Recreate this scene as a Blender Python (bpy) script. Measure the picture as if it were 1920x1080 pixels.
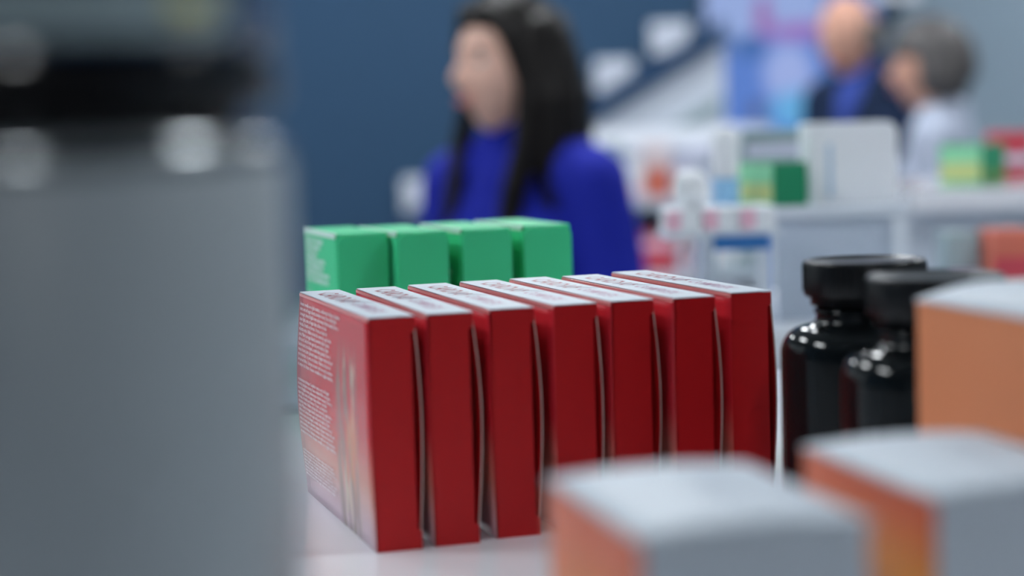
import bpy, bmesh, math, random
from mathutils import Vector, Matrix, noise
random.seed(7)
PI = math.pi
scene = bpy.context.scene
for o in list(bpy.data.objects):
    bpy.data.objects.remove(o, do_unlink=True)

# ------------------------------------------------------------------ camera
CAMZ = 1.3852                     # eye height; the counter top lies at 1.2
FPX = 3461.0                      # focal length in pixels of a 1920 px wide frame
PITCH, ROLL = 0.0856, 0.0314
cp, sp = math.cos(PITCH), math.sin(PITCH)
fwd = Vector((0, cp, -sp)); dwn = Vector((0, -sp, -cp)); rgt = Vector((1, 0, 0))
cx_ = rgt * math.cos(ROLL) + dwn * math.sin(ROLL)
cy_ = rgt * -math.sin(ROLL) + dwn * math.cos(ROLL)
cam_data = bpy.data.cameras.new('camera')
cam = bpy.data.objects.new('camera', cam_data)
scene.collection.objects.link(cam)
m = Matrix.Identity(4)
for i in range(3):
    m[i][0] = cx_[i]; m[i][1] = -cy_[i]; m[i][2] = -fwd[i]
m[2][3] = CAMZ
cam.matrix_world = m
cam_data.sensor_width = 36.0
cam_data.lens = FPX / 1920 * 36
cam_data.clip_start = 0.02
cam_data.dof.use_dof = True
cam_data.dof.focus_distance = 0.955
cam_data.dof.aperture_fstop = 3.7
cam_data.dof.aperture_blades = 0
scene.camera = cam

# ------------------------------------------------------------------ light and exposure
world = bpy.data.worlds.new('world'); scene.world = world
world.use_nodes = True
bg = world.node_tree.nodes['Background']
bg.inputs[0].default_value = (0.80, 0.90, 1.0, 1)      # overcast daylight outside the shop front
bg.inputs[1].default_value = 0.78
PANEL_STRENGTH = 44.0
scene.view_settings.view_transform = 'Standard'
scene.view_settings.look = 'None'
scene.view_settings.exposure = 0.0
scene.view_settings.gamma = 1.0
scene.view_settings.use_curve_mapping = False
scene.cycles.use_denoising = True
scene.cycles.use_adaptive_sampling = True
scene.cycles.adaptive_threshold = 0.06
scene.cycles.max_bounces = 6
scene.cycles.transparent_max_bounces = 12
scene.cycles.caustics_reflective = False
scene.cycles.caustics_refractive = False

C = scene.collection

def at(x, y, Y):
    """world point seen at photo pixel (x, y) at distance Y in front of the camera"""
    v = fwd + cx_ * ((x - 960) / FPX) + cy_ * ((y - 540) / FPX)
    return Vector((0, 0, CAMZ)) + v * (Y / v.y)

# ------------------------------------------------------------------ materials
def s2l(c):
    return tuple((v / 12.92 if v <= 0.04045 else ((v + 0.055) / 1.055) ** 2.4) for v in c)
def rgb(r, g, b):
    return s2l((r / 255, g / 255, b / 255)) + (1,)

MATS = {}
def mat(name, col, rough=0.5, spec=0.5, metal=0.0, coat=0.0, bump=0.0, bscale=200.0, var=0.0, vscale=20.0, emit=None, estr=0.0, stretch=None):
    if name in MATS: return MATS[name]
    M = bpy.data.materials.new(name); M.use_nodes = True
    nt = M.node_tree; b = nt.nodes['Principled BSDF']
    b.inputs['Base Color'].default_value = col
    b.inputs['Roughness'].default_value = rough
    b.inputs['Specular IOR Level'].default_value = spec
    b.inputs['Metallic'].default_value = metal
    b.inputs['Coat Weight'].default_value = coat
    b.inputs['Coat Roughness'].default_value = 0.08
    tc = nt.nodes.new('ShaderNodeTexCoord')
    vec = tc.outputs['Object']
    if stretch:
        mp = nt.nodes.new('ShaderNodeMapping'); mp.inputs['Scale'].default_value = stretch
        nt.links.new(vec, mp.inputs[0]); vec = mp.outputs[0]
    if var > 0:
        n = nt.nodes.new('ShaderNodeTexNoise'); n.inputs['Scale'].default_value = vscale
        n.inputs['Detail'].default_value = 3
        nt.links.new(vec, n.inputs['Vector'])
        mx = nt.nodes.new('ShaderNodeMix'); mx.data_type = 'RGBA'
        mx.inputs['A'].default_value = tuple(v * (1 - var) for v in col[:3]) + (1,)
        mx.inputs['B'].default_value = tuple(min(1, v * (1 + var)) for v in col[:3]) + (1,)
        nt.links.new(n.outputs['Fac'], mx.inputs['Factor'])
        nt.links.new(mx.outputs['Result'], b.inputs['Base Color'])
    if bump > 0:
        n2 = nt.nodes.new('ShaderNodeTexNoise'); n2.inputs['Scale'].default_value = bscale
        nt.links.new(vec, n2.inputs['Vector'])
        bp = nt.nodes.new('ShaderNodeBump'); bp.inputs['Strength'].default_value = bump
        bp.inputs['Distance'].default_value = 0.002
        nt.links.new(n2.outputs['Fac'], bp.inputs['Height'])
        nt.links.new(bp.outputs['Normal'], b.inputs['Normal'])
    if emit:
        b.inputs['Emission Color'].default_value = emit
        b.inputs['Emission Strength'].default_value = estr
    MATS[name] = M
    return M

class NB:
    """small node builder for printed pictures"""
    def __init__(s, name):
        s.M = bpy.data.materials.new(name); s.M.use_nodes = True
        s.nt = s.M.node_tree; s.b = s.nt.nodes['Principled BSDF']
        s.tc = s.nt.nodes.new('ShaderNodeTexCoord')
        sx = s.nt.nodes.new('ShaderNodeSeparateXYZ'); s.nt.links.new(s.tc.outputs['Object'], sx.inputs[0])
        s.x, s.y, s.z = sx.outputs
    def math(s, op, a, b=None, c=None):
        n = s.nt.nodes.new('ShaderNodeMath'); n.operation = op
        for i, v in enumerate((a, b, c)):
            if v is None: continue
            if isinstance(v, (int, float)): n.inputs[i].default_value = v
            else: s.nt.links.new(v, n.inputs[i])
        return n.outputs[0]
    def ramp(s, v, lo, hi):
        n = s.nt.nodes.new('ShaderNodeMapRange'); n.interpolation_type = 'SMOOTHSTEP'
        s.nt.links.new(v, n.inputs['Value'])
        n.inputs['From Min'].default_value = lo; n.inputs['From Max'].default_value = hi
        return n.outputs['Result']
    def rev(s, v, lo, hi):
        return s.math('SUBTRACT', 1.0, s.ramp(v, lo, hi))
    def noise(s, scale, stretch=(1, 1, 1), detail=2):
        mp = s.nt.nodes.new('ShaderNodeMapping'); mp.inputs['Scale'].default_value = stretch
        s.nt.links.new(s.tc.outputs['Object'], mp.inputs[0])
        n = s.nt.nodes.new('ShaderNodeTexNoise'); n.inputs['Scale'].default_value = scale
        n.inputs['Detail'].default_value = detail
        s.nt.links.new(mp.outputs[0], n.inputs['Vector'])
        return n.outputs['Fac']
    def mul(s, *a):
        r = a[0]
        for v in a[1:]: r = s.math('MULTIPLY', r, v)
        return r
    def blob(s, u, v, cu, cv, ru, rv, soft=0.5):
        du = s.math('DIVIDE', s.math('SUBTRACT', u, cu), ru)
        dv = s.math('DIVIDE', s.math('SUBTRACT', v, cv), rv)
        d = s.math('ADD', s.math('MULTIPLY', du, du), s.math('MULTIPLY', dv, dv))
        return s.rev(d, 1 - soft, 1 + soft)
    def mix(s, f, a, b):
        n = s.nt.nodes.new('ShaderNodeMix'); n.data_type = 'RGBA'
        for k, v in (('Factor', f), ('A', a), ('B', b)):
            if isinstance(v, (int, float, tuple)): n.inputs[k].default_value = v
            else: s.nt.links.new(v, n.inputs[k])
        return n.outputs['Result']
    def done(s, col, rough=0.3, spec=0.5, emit=0.0):
        s.b.inputs['Roughness'].default_value = rough
        s.b.inputs['Specular IOR Level'].default_value = spec
        s.nt.links.new(col, s.b.inputs['Base Color'])
        if emit:
            s.nt.links.new(col, s.b.inputs['Emission Color']); s.b.inputs['Emission Strength'].default_value = emit
        return s.M

def thin_glass(name, tint=(1, 1, 1, 1), rough=0.02, refl=1.0):
    M = bpy.data.materials.new(name); M.use_nodes = True
    nt = M.node_tree; nt.nodes.clear()
    out = nt.nodes.new('ShaderNodeOutputMaterial'); mx = nt.nodes.new('ShaderNodeMixShader')
    tr = nt.nodes.new('ShaderNodeBsdfTransparent'); tr.inputs[0].default_value = tint
    gl = nt.nodes.new('ShaderNodeBsdfGlossy'); gl.inputs['Roughness'].default_value = rough
    lw = nt.nodes.new('ShaderNodeLayerWeight')
    pw_ = nt.nodes.new('ShaderNodeMath'); pw_.operation = 'POWER'; pw_.inputs[1].default_value = 5
    nt.links.new(lw.outputs['Facing'], pw_.inputs[0])
    ad = nt.nodes.new('ShaderNodeMath'); ad.operation = 'MULTIPLY_ADD'; ad.inputs[1].default_value = 0.9; ad.inputs[2].default_value = 0.04
    nt.links.new(pw_.outputs[0], ad.inputs[0])
    ml = nt.nodes.new('ShaderNodeMath'); ml.operation = 'MULTIPLY'; ml.inputs[1].default_value = refl; ml.use_clamp = True
    nt.links.new(ad.outputs[0], ml.inputs[0]); nt.links.new(ml.outputs[0], mx.inputs[0])
    nt.links.new(tr.outputs[0], mx.inputs[1]); nt.links.new(gl.outputs[0], mx.inputs[2])
    nt.links.new(mx.outputs[0], out.inputs[0])
    return M

# ------------------------------------------------------------------ mesh helpers
def link(o, parent=None):
    C.objects.link(o)
    if parent is not None: o.parent = parent
    return o
def tag(o, label=None, cat=None, group=None, kind=None):
    if label: o['label'] = label
    if cat: o['category'] = cat
    if group: o['group'] = group
    if kind: o['kind'] = kind
    return o
def thing(name, label, cat, loc=(0, 0, 0), rz=0.0, group=None):
    o = bpy.data.objects.new(name, None); o.empty_display_size = 0.05
    o.location = loc; o.rotation_euler = (0, 0, rz)
    link(o)
    return tag(o, label, cat, group)
def finish(bm, name, material, parent=None, smooth=False, bevel=0.0, bseg=2):
    if bevel > 0:
        bmesh.ops.bevel(bm, geom=list(bm.edges), offset=bevel, segments=bseg, profile=0.5, affect='EDGES', clamp_overlap=True)
    bmesh.ops.recalc_face_normals(bm, faces=bm.faces)
    me = bpy.data.meshes.new(name); bm.to_mesh(me); bm.free()
    mats = material if isinstance(material, (list, tuple)) else [material]
    for k in mats: me.materials.append(k)
    if smooth:
        for p in me.polygons: p.use_smooth = True
    return link(bpy.data.objects.new(name, me), parent)
def add_box(bm, x0, x1, y0, y1, z0, z1, mi=0):
    v = [bm.verts.new(p) for p in ((x0, y0, z0), (x1, y0, z0), (x1, y1, z0), (x0, y1, z0), (x0, y0, z1), (x1, y0, z1), (x1, y1, z1), (x0, y1, z1))]
    fs = []
    for idx in ((0, 3, 2, 1), (4, 5, 6, 7), (0, 1, 5, 4), (1, 2, 6, 5), (2, 3, 7, 6), (3, 0, 4, 7)):
        f = bm.faces.new([v[i] for i in idx]); f.material_index = mi; fs.append(f)
    return fs
def box(name, x0, x1, y0, y1, z0, z1, material, parent=None, bevel=0.0, bseg=2):
    bm = bmesh.new(); add_box(bm, x0, x1, y0, y1, z0, z1)
    return finish(bm, name, material, parent, bevel=bevel, bseg=bseg)
def prism(name, pts, y0, y1, material, parent=None, bevel=0.0):
    """outline in x,z pushed from y0 to y1"""
    bm = bmesh.new()
    a = [bm.verts.new((p[0], y0, p[1])) for p in pts]; b = [bm.verts.new((p[0], y1, p[1])) for p in pts]
    n = len(pts)
    bm.faces.new(a); bm.faces.new(b[::-1])
    for i in range(n): bm.faces.new((a[i], a[(i + 1) % n], b[(i + 1) % n], b[i]))
    return finish(bm, name, material, parent, bevel=bevel)
def lathe(name, prof, material, parent=None, seg=64, smooth=True, sx=1.0, sy=1.0):
    bm = bmesh.new(); rings = []
    for r, z in prof:
        if r < 1e-6: rings.append([bm.verts.new((0, 0, z))])
        else: rings.append([bm.verts.new((sx * r * math.cos(2 * PI * i / seg), sy * r * math.sin(2 * PI * i / seg), z)) for i in range(seg)])
    for a, b in zip(rings, rings[1:]):
        for i in range(seg):
            j = (i + 1) % seg
            if len(a) == 1 and len(b) == 1: continue
            if len(a) == 1: bm.faces.new((a[0], b[i], b[j]))
            elif len(b) == 1: bm.faces.new((a[i], b[0], a[j]))
            else: bm.faces.new((a[i], a[j], b[j], b[i]))
    return finish(bm, name, material, parent, smooth=smooth)
def smooth_by_angle(o, ang=40):
    me = o.data
    for p in me.polygons: p.use_smooth = True
    bm = bmesh.new(); bm.from_mesh(me)
    for e in bm.edges:
        if len(e.link_faces) == 2 and e.calc_face_angle(0) > math.radians(ang): e.smooth = False
    bm.to_mesh(me); bm.free()
    return o
def text_mesh(body, size, xs=1.0, spacing=1.0, offset=0.0, align='LEFT'):
    cu = bpy.data.curves.new('lettering', 'FONT'); cu.body = body; cu.size = size
    cu.space_line = spacing; cu.resolution_u = 1; cu.offset = offset; cu.align_x = align
    ob = bpy.data.objects.new('lettering', cu); C.objects.link(ob)
    dg = bpy.context.evaluated_depsgraph_get(); dg.update()
    me = bpy.data.meshes.new_from_object(ob.evaluated_get(dg))
    bpy.data.objects.remove(ob, do_unlink=True); bpy.data.curves.remove(cu)
    for v in me.vertices: v.co.x *= xs
    return me
def copy_tree(o, parent=None):
    c = o.copy(); C.objects.link(c); c.parent = parent
    for ch in list(o.children): copy_tree(ch, c)
    return c

# ------------------------------------------------------------------ the room
X0, X1, Y0, Y1, ZC = -2.6, 4.2, -3.2, 6.4, 3.0
navy = mat('navy_wall_paint', rgb(45, 75, 103), 0.6, 0.25, var=0.06, vscale=1.5, bump=0.08, bscale=120)
greyw = mat('grey_wall_paint', rgb(140, 158, 172), 0.6, 0.3, var=0.05, vscale=1.5, bump=0.08, bscale=120)
dimw = mat('slate_wall_paint', rgb(62, 65, 70), 0.7, 0.3, var=0.05, vscale=1.5)
ceilm = mat('ceiling_paint', rgb(215, 218, 220), 0.8, 0.2, var=0.03, vscale=2)
floorm = mat('floor_tile_grey', rgb(150, 152, 155), 0.35, 0.5, var=0.08, vscale=3)
white_pl = mat('white_laminate', rgb(226, 230, 236), 0.3, 0.5, var=0.02, vscale=8)
frame_m = mat('dark_frame_metal', rgb(52, 56, 62), 0.4, 0.5, metal=0.6, var=0.05)

tag(box('floor', X0, X1, Y0, Y1 + 0.3, -0.1, 0.0, floorm), kind='structure')
tag(box('ceiling', X0, X1, Y0, Y1 + 0.3, ZC, ZC + 0.1, ceilm), kind='structure')
SPLIT = at(1313, 40, Y1).x
tag(box('wall_back', X0, SPLIT, Y1, Y1 + 0.12, 0, ZC, navy), kind='structure')
tag(box('wall_back_right', SPLIT, X1, Y1 + 0.12, Y1 + 0.3, 0, ZC, greyw), kind='structure')
tag(box('wall_right', X1, X1 + 0.1, Y0, Y1 + 0.3, 0, ZC, greyw), kind='structure')
tag(box('wall_front', X0, X1, Y0 - 0.1, Y0, 0, ZC, dimw), kind='structure')
# left wall with the glazed shop front
WY0, WY1, WZ0, WZ1 = 1.6, 6.0, 0.12, 2.7
bm = bmesh.new()
add_box(bm, X0 - 0.1, X0, Y0, WY0, 0, ZC); add_box(bm, X0 - 0.1, X0, WY1, Y1 + 0.3, 0, ZC)
add_box(bm, X0 - 0.1, X0, WY0, WY1, 0, WZ0); add_box(bm, X0 - 0.1, X0, WY0, WY1, WZ1, ZC)
tag(finish(bm, 'wall_left', navy), kind='structure')
win = bpy.data.objects.new('window_1', None); link(win); tag(win, kind='structure')
win.location = (X0 - 0.05, 0, 0)
pane_m = thin_glass('window_glass', (0.97, 0.99, 0.98, 1))
npan = 4; pw = (WY1 - WY0) / npan
for i in range(npan + 1):
    y = WY0 + i * pw
    box('window_frame', -0.04, 0.04, y - (0.0 if i == 0 else 0.03), y + (0.0 if i == npan else 0.03) + (0.03 if i == 0 else 0), WZ0, WZ1, frame_m, win)
for z in (WZ0, WZ1 - 0.05): box('window_rail', -0.04, 0.04, WY0, WY1, z, z + 0.05, frame_m, win)
for i in range(npan): box('pane', -0.004, 0.004, WY0 + i * pw + 0.03, WY0 + (i + 1) * pw - 0.03, WZ0 + 0.05, WZ1 - 0.05, pane_m, win)
tag(box('baseboard_back', X0, SPLIT, Y1 - 0.015, Y1, 0, 0.09, frame_m), kind='structure')

# ceiling light panels
diff_m = mat('light_diffuser', (0.9, 0.9, 0.9, 1), 0.6, emit=(0.93, 0.97, 1.0, 1), estr=PANEL_STRENGTH)
trimw = mat('white_metal_trim', rgb(225, 228, 230), 0.35, 0.5, var=0.02)
def ceiling_light(x, y, lx, ly, label):
    t = thing('ceiling_light', label, 'ceiling light', (x, y, ZC - 0.05), 0, 'ceiling light panels')
    for s in (-1, 1):
        box('frame_bar', -lx / 2, lx / 2, s * ly / 2 - 0.015, s * ly / 2 + 0.015, 0, 0.05, trimw, t)
        box('frame_bar', s * lx / 2 - 0.015, s * lx / 2 + 0.015, -ly / 2 + 0.015, ly / 2 - 0.015, 0, 0.05, trimw, t)
    box('diffuser', -lx / 2 + 0.015, lx / 2 - 0.015, -ly / 2 + 0.015, ly / 2 - 0.015, 0.005, 0.03, diff_m, t)
LN = {(0.3, -2.3): 'added fill out of view behind the viewer', (-1.6, 0.95): 'over the counter on the left', (1.5, 0.95): 'over the counter on the right', (-1.5, 2.5): 'centre left', (0.1, 3.5): 'centre middle',  # the panel behind the viewer is added to brighten camera-facing sides
      (2.0, 3.5): 'centre right', (-1.6, 5.3): 'far left', (0.1, 5.3): 'far middle', (2.0, 5.3): 'far right'}
for (x, y), w in LN.items():
    ceiling_light(x, y, 0.33, 0.63, 'white rectangular ceiling light panel, %s' % w)

# ------------------------------------------------------------------ near counter
YAW = 0.304
counter_white = mat('glossy_white_countertop', rgb(236, 238, 244), 0.10, 0.5, var=0.015, vscale=6, coat=0.2)
ct = thing('display_counter', 'glossy white shop counter carrying the red cartons', 'counter', (-0.159, 1.262, 0), YAW - 0.004)
box('countertop', -0.9, 0.92, -1.1, 0.0, 1.16, 1.2, counter_white, ct, bevel=0.003)
box('front_panel', -0.87, 0.89, -1.06, -1.03, 0.08, 1.16, white_pl, ct)
box('back_panel', -0.87, 0.89, -0.06, -0.03, 0.08, 1.16, white_pl, ct)
for x in (-0.87, 0.86): box('end_panel', x, x + 0.03, -1.03, -0.06, 0.08, 1.16, white_pl, ct)
box('plinth', -0.84, 0.86, -1.0, -0.09, 0.0, 0.08, frame_m, ct)
TOP = 1.2

# ------------------------------------------------------------------ red cartons
RW, RD, RH = 0.0209, 0.1544, 0.105
TH = 0.0008
red_card = mat('red_printed_card', (0.46, 0.006, 0.009, 1), 0.42, 0.28, var=0.05, vscale=60)
white_card = mat('white_printed_card', rgb(196, 206, 216), 0.5, 0.4, var=0.02, vscale=60)
card_edge = mat('bare_card_edge', rgb(178, 152, 146), 0.7, 0.3, var=0.05, vscale=300)
pink_edge = mat('pink_edge_and_highlight', rgb(238, 150, 150), 0.4, 0.5, var=0.05, vscale=200)  # card rims, and the painted highlight along the fold
logo_red = mat('crimson_print_ink', rgb(140, 22, 52), 0.4, 0.5, var=0.1, vscale=300)
logo_mauve = mat('mauve_print_ink', rgb(160, 100, 140), 0.4, 0.5, var=0.1, vscale=300)
logo_ind = mat('indigo_print_ink', rgb(70, 70, 110), 0.4, 0.5, var=0.1, vscale=300)
text_white = mat('pale_print_ink', rgb(244, 236, 240), 0.4, 0.5, var=0.03, vscale=300)
text_mint = mat('mint_print_ink', rgb(222, 244, 240), 0.4, 0.5, var=0.03, vscale=300)

n = NB('red_side_print')
base = (0.62, 0.030, 0.045, 1)
fe = n.math('MULTIPLY_ADD', n.ramp(n.y, 0.0, 0.014), 0.35, 0.65)  # less pale at the front edge: shade between cartons put into the print
col = n.mix(n.mul(fe, n.rev(n.z, 0.012, 0.056)), base, rgb(226, 176, 156))
col = n.mix(n.mul(fe, n.rev(n.z, 0.004, 0.030)), col, rgb(214, 186, 198))
fig = n.mul(n.ramp(n.y, 0.022, 0.034), n.rev(n.y, 0.066, 0.074), n.rev(n.z, 0.070, 0.094), n.ramp(n.noise(1.0, (60, 150, 28), 3), 0.38, 0.60))
col = n.mix(n.mul(fig, 0.75), col, rgb(150, 132, 122))
hl = n.mul(n.ramp(n.y, 0.026, 0.036), n.rev(n.y, 0.056, 0.066), n.rev(n.z, 0.074, 0.090), n.ramp(n.noise(1.0, (60, 210, 34), 2), 0.56, 0.66))
col = n.mix(n.mul(hl, 0.75), col, rgb(226, 214, 190))
orb = n.mul(n.blob(n.y, n.z, 0.040, 0.036, 0.012, 0.022, 0.8), n.ramp(n.noise(1.0, (50, 90, 30), 2), 0.4, 0.6))
col = n.mix(n.mul(orb, 0.7), col, rgb(224, 150, 110))
side_print = n.done(col, 0.22, 0.26)

def left_bow(y, z, b=0.0034):
    t = max(0.0, min(1.0, y / RD)); t = t * t * (3 - 2 * t)
    return -b * math.sin(PI * max(0, min(1, z / RH))) ** 1.2 * (0.12 + 0.88 * t)
def right_bow(y, z, b):
    t = max(0.0, min(1.0, y / RD))
    zz = max(0, min(1, z / RH))
    return b * math.sin(PI * zz ** 1.15) ** 1.1 * (1 - 0.5 * t)

def sheet(name, f0, f1, mats, parent, ny=14, nz=20, edge=1, y0=0.0, z1=None, front=None):
    z1 = z1 or RH - 0.0016
    """a bent panel between two surfaces f0, f1 (y,z -> x); rim faces get material `edge`"""
    bm = bmesh.new(); g = []
    for f in (f0, f1):
        g.append([[bm.verts.new((f(y0 + (RD - y0) * i / ny, z1 * k / nz), y0 + (RD - y0) * i / ny, z1 * k / nz)) for k in range(nz + 1)] for i in range(ny + 1)])
    for s in (0, 1):
        for i in range(ny):
            for k in range(nz):
                fc = bm.faces.new((g[s][i][k], g[s][i + 1][k], g[s][i + 1][k + 1], g[s][i][k + 1])); fc.material_index = 0; fc.smooth = True
    def rim(a, b, mi=edge):
        for p in range(len(a) - 1):
            fc = bm.faces.new((a[p], a[p + 1], b[p + 1], b[p])); fc.material_index = mi
    rim(g[0][0], g[1][0], edge if front is None else front); rim(g[0][ny], g[1][ny])
    rim([r[0] for r in g[0]], [r[0] for r in g[1]]); rim([r[nz] for r in g[0]], [r[nz] for r in g[1]])
    return finish(bm, name, mats, parent)

LOREM = ("Aenean convallis non a ligula maximus, condimentum tristique Curabitur varius erat vel feugiat lobortis, tincidunt "
 "et urna. Fusce eleifend felis consequat, viverra fringilla lorem pellentesque dictum aenean. Donec a sapien ligula, nunc at feugiat diam "
 "at libero vel odio vehicula, id mattis ex rhoncus. Ut sem, ac luctus mi vulputate varius. Nullam vel nisi dui commodo, eget lacinia "
 "purus. Mauris ut magna blandit, hendrerit nulla sit amet, ultrices mi. Sed at lorem eget nisl porta dapibus. Etiam faucibus nunc in mi aliquet, "
 "a mattis diam gravida. Proin id neque sit amet justo placerat tempus. Integer rutrum elit sed purus interdum, in porta orci dictum. "
 "Vivamus at lacus vel leo laoreet finibus. Quisque posuere velit non erat accumsan, ac semper nisi dictum. ") * 4
def wrap(words, widths):
    out = []; i = 0
    for w in widths:
        ln = words[i]; i += 1
        while len(ln) + 1 + len(words[i]) <= w: ln += ' ' + words[i]; i += 1
        out.append(ln)
    return out, words[i:]
words = LOREM.split()
def side_text(parent):
    global words
    bm = bmesh.new()
    w = words
    zt = RH - 0.0062
    for widths, pitch, size, gap in (([76, 76, 75, 57] + [61] * 9, 0.00256, 0.00272, 0.0052), ([61] * 13, 0.00225, 0.0025, 0.0075), ([60] * 8, 0.0018, 0.0021, 0)):
        lines, w = wrap(w, widths)
        for ln in lines:
            me = text_mesh(ln, size, 1.16 * 0.0027 / size, offset=0.00005)
            for v in me.vertices:
                y = RD - 0.0052 - v.co.x; z = zt + v.co.y
                v.co = (left_bow(y, z) - 0.0005, y, z)
            bm.from_mesh(me); bpy.data.meshes.remove(me)
            zt -= pitch
        zt -= gap
    me = bpy.data.meshes.new('printed_text'); bm.to_mesh(me); bm.free(); me.materials.append(text_white)
    return link(bpy.data.objects.new('printed_text', me), parent)
def flat_text(name, body, size, xs, material, parent, fn, bold=0.0):
    me = text_mesh(body, size, xs, offset=bold)
    for v in me.vertices: v.co = fn(v.co.x, v.co.y)
    me.materials.append(material)
    return link(bpy.data.objects.new(name, me), parent)

def red_carton(loc, yaw, bow, label, shared=None):
    t = thing('red_carton', label, 'carton', loc, yaw, 'row of red cartons')
    b2 = bow
    if shared is None:
        sheet('printed_side', lambda y, z: left_bow(y, z), lambda y, z: left_bow(y, z) + TH, [side_print, pink_edge, red_card], t, z1=RH - 0.0007, front=2)
        box('crease_highlight', -0.00035, 0.0002, 0.0004, RD - 0.0004, RH - 0.0021, RH - 0.0008, pink_edge, t)  # pink strip paints in the light caught by the rounded fold
        # top flap, tucked in a hair below the left panel's rim
        bm = bmesh.new(); add_box(bm, 0.0001, RW - 0.0001, 0.0, RD, RH - 0.0005, RH)
        tp = finish(bm, 'top_flap', white_card, t, bevel=0.00012, bseg=1)
        lx = lambda s: RW * s
        flat_text('logo', 'CARDIO', 0.0150, 1.0, logo_red, tp, lambda x, y: (RW * 0.24 + y * 1.0, RD * 0.90 - x * 1.12, RH + 0.00006), 0.00025)
        bm = bmesh.new()
        q = [(0.26, 0.60), (0.55, 0.55), (0.90, 0.46), (0.94, 0.435), (0.60, 0.51), (0.26, 0.575)]
        bm.faces.new([bm.verts.new((RW * a, RD * b, RH + 0.00008)) for a, b in q]); finish(bm, 'logo_swoosh', logo_ind, tp)
        flat_text('logo_subtitle', 'COMPLEX', 0.0110, 1.0, logo_mauve, tp, lambda x, y: (RW * 0.34 + y * 0.95, RD * 0.46 - x * 1.0, RH + 0.00006), 0.0002)
        # front flap with the stepped right edge
        pts = [(0.0, 0.0), (RW, 0.0), (RW, RH * 0.075), (RW - 0.0020, RH * 0.088), (RW - 0.0020, RH * 0.925), (RW, RH * 0.94), (RW, RH - 0.0008), (0.0, RH - 0.0008)]
        prism('front_flap', [(a + (0.0001 if a == 0 else 0), b) for a, b in pts], 0.0, TH, red_card, t)
        prism('back_flap', [(TH, 0), (RW - TH, 0), (RW - TH, RH - 0.0015), (TH, RH - 0.0015)], RD - TH, RD, red_card, t)
        box('bottom_flap', TH, RW - TH, TH, RD - TH, 0.0, TH, red_card, t)
        side_text(t)
    else:
        for ch in shared.children:
            if ch.name.startswith('bowed_panel'): continue
            copy_tree(ch, t)
    sheet('bowed_panel', lambda y, z: RW - TH * 0.95 + right_bow(y, z, b2), lambda y, z: RW - 0.00005 + right_bow(y, z, b2), [red_card, card_edge], t, y0=0.0009)
    return t
RED = [(-.0634, .8053, .3061), (-.0380, .8140, .2850), (-.0104, .8267, .2930), (.0187, .8374, .3060), (.0455, .8470, .3070), (.0749, .8533, .3130), (.1037, .8708, .3184)]
BOW = [0.0023, 0.0034, 0.0031, 0.0025, 0.0033, 0.0033, 0.0028]
RL = ['red carton at the left end of the row, its text-covered side showing', 'second red carton from the left end of the row of seven', 'third red carton from the left end of the row of seven',
      'middle red carton of the row of seven', 'third red carton from the black bottles in the row of seven', 'second red carton from the black bottles in the row of seven', 'red carton at the right end of the row, beside the black bottles']
first = None
for (x, y, a), b, l in zip(RED, BOW, RL):
    r = red_carton((x, y, TOP), a, b, l, first)
    if first is None: first = r

# ------------------------------------------------------------------ green cartons
GW, GD, GH = 0.0335, 0.0990, 0.124
green_card = mat('green_printed_card', rgb(64, 206, 144), 0.5, 0.2, var=0.03, vscale=40)
green_highlight = mat('pale_green_highlight', rgb(214, 240, 230), 0.4, 0.5, var=0.03, vscale=100)
def green_carton(loc, yaw, label, shared=None):
    t = thing('green_carton', label, 'carton', loc, yaw, 'row of green cartons')
    if shared is None:
        bm = bmesh.new(); add_box(bm, 0, GW, 0.0030, GD, 0, GH)
        finish(bm, 'body', green_card, t, bevel=0.0012, bseg=2)
        r = 0.0058; pts = [(0.0004, 0.0), (GW - 0.0004, 0.0)]
        for k in range(7):
            a = k / 6 * PI / 2; pts.append((GW - 0.0006 - r + r * math.cos(a), GH - 0.0012 - r + r * math.sin(a)))
        for k in range(7):
            a = PI / 2 + k / 6 * PI / 2; pts.append((0.0006 + r + r * math.cos(a), GH - 0.0012 - r + r * math.sin(a)))
        prism('end_flap', pts, 0.0, 0.0029, green_card, t)
        box('top_crease_highlight', -0.00035, 0.0011, 0.0034, GD - 0.0015, GH - 0.0029, GH + 0.0002, green_highlight, t)  # highlight along the top fold, put in as a pale strip
        bm = bmesh.new(); w = LOREM.split()[9:]
        z = GH - 0.0082
        for widths, gap in (([30, 20, 22, 27, 27, 28, 28], 0.0065), ([27, 29, 28, 20, 25], 0.006), ([29] * 8, 0)):
            lines, w = wrap(w, widths)
            for ln in lines:
                me = text_mesh(ln, 0.0046, 1.32, offset=0.00022)
                for v in me.vertices: v.co = (-0.0002, GD - 0.006 - v.co.x, z + v.co.y)
                bm.from_mesh(me); bpy.data.meshes.remove(me); z -= 0.0042
            z -= gap
        me = bpy.data.meshes.new('printed_text'); bm.to_mesh(me); bm.free(); me.materials.append(text_mint)
        link(bpy.data.objects.new('printed_text', me), t)
    else:
        for ch in shared.children: copy_tree(ch, t)
    return t
GREEN = [(-.1075, 1.138, .315), (-.0700, 1.137, .318), (-.0305, 1.152, .315), (.0080, 1.169, .335)]
GL = ['green carton at the left end of its row, pale text on its open side', 'second green carton from the left, behind the red cartons', 'third green carton from the left, behind the red cartons', 'green carton at the right end of its row, before the seated blue sweater']
GL[3] = 'green carton at the right end of its row, in front of the blue sweater'
firstg = None
for (x, y, a), l in zip(GREEN, GL):
    g = green_carton((x, y, TOP), a, l, firstg)
    if firstg is None: firstg = g

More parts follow.
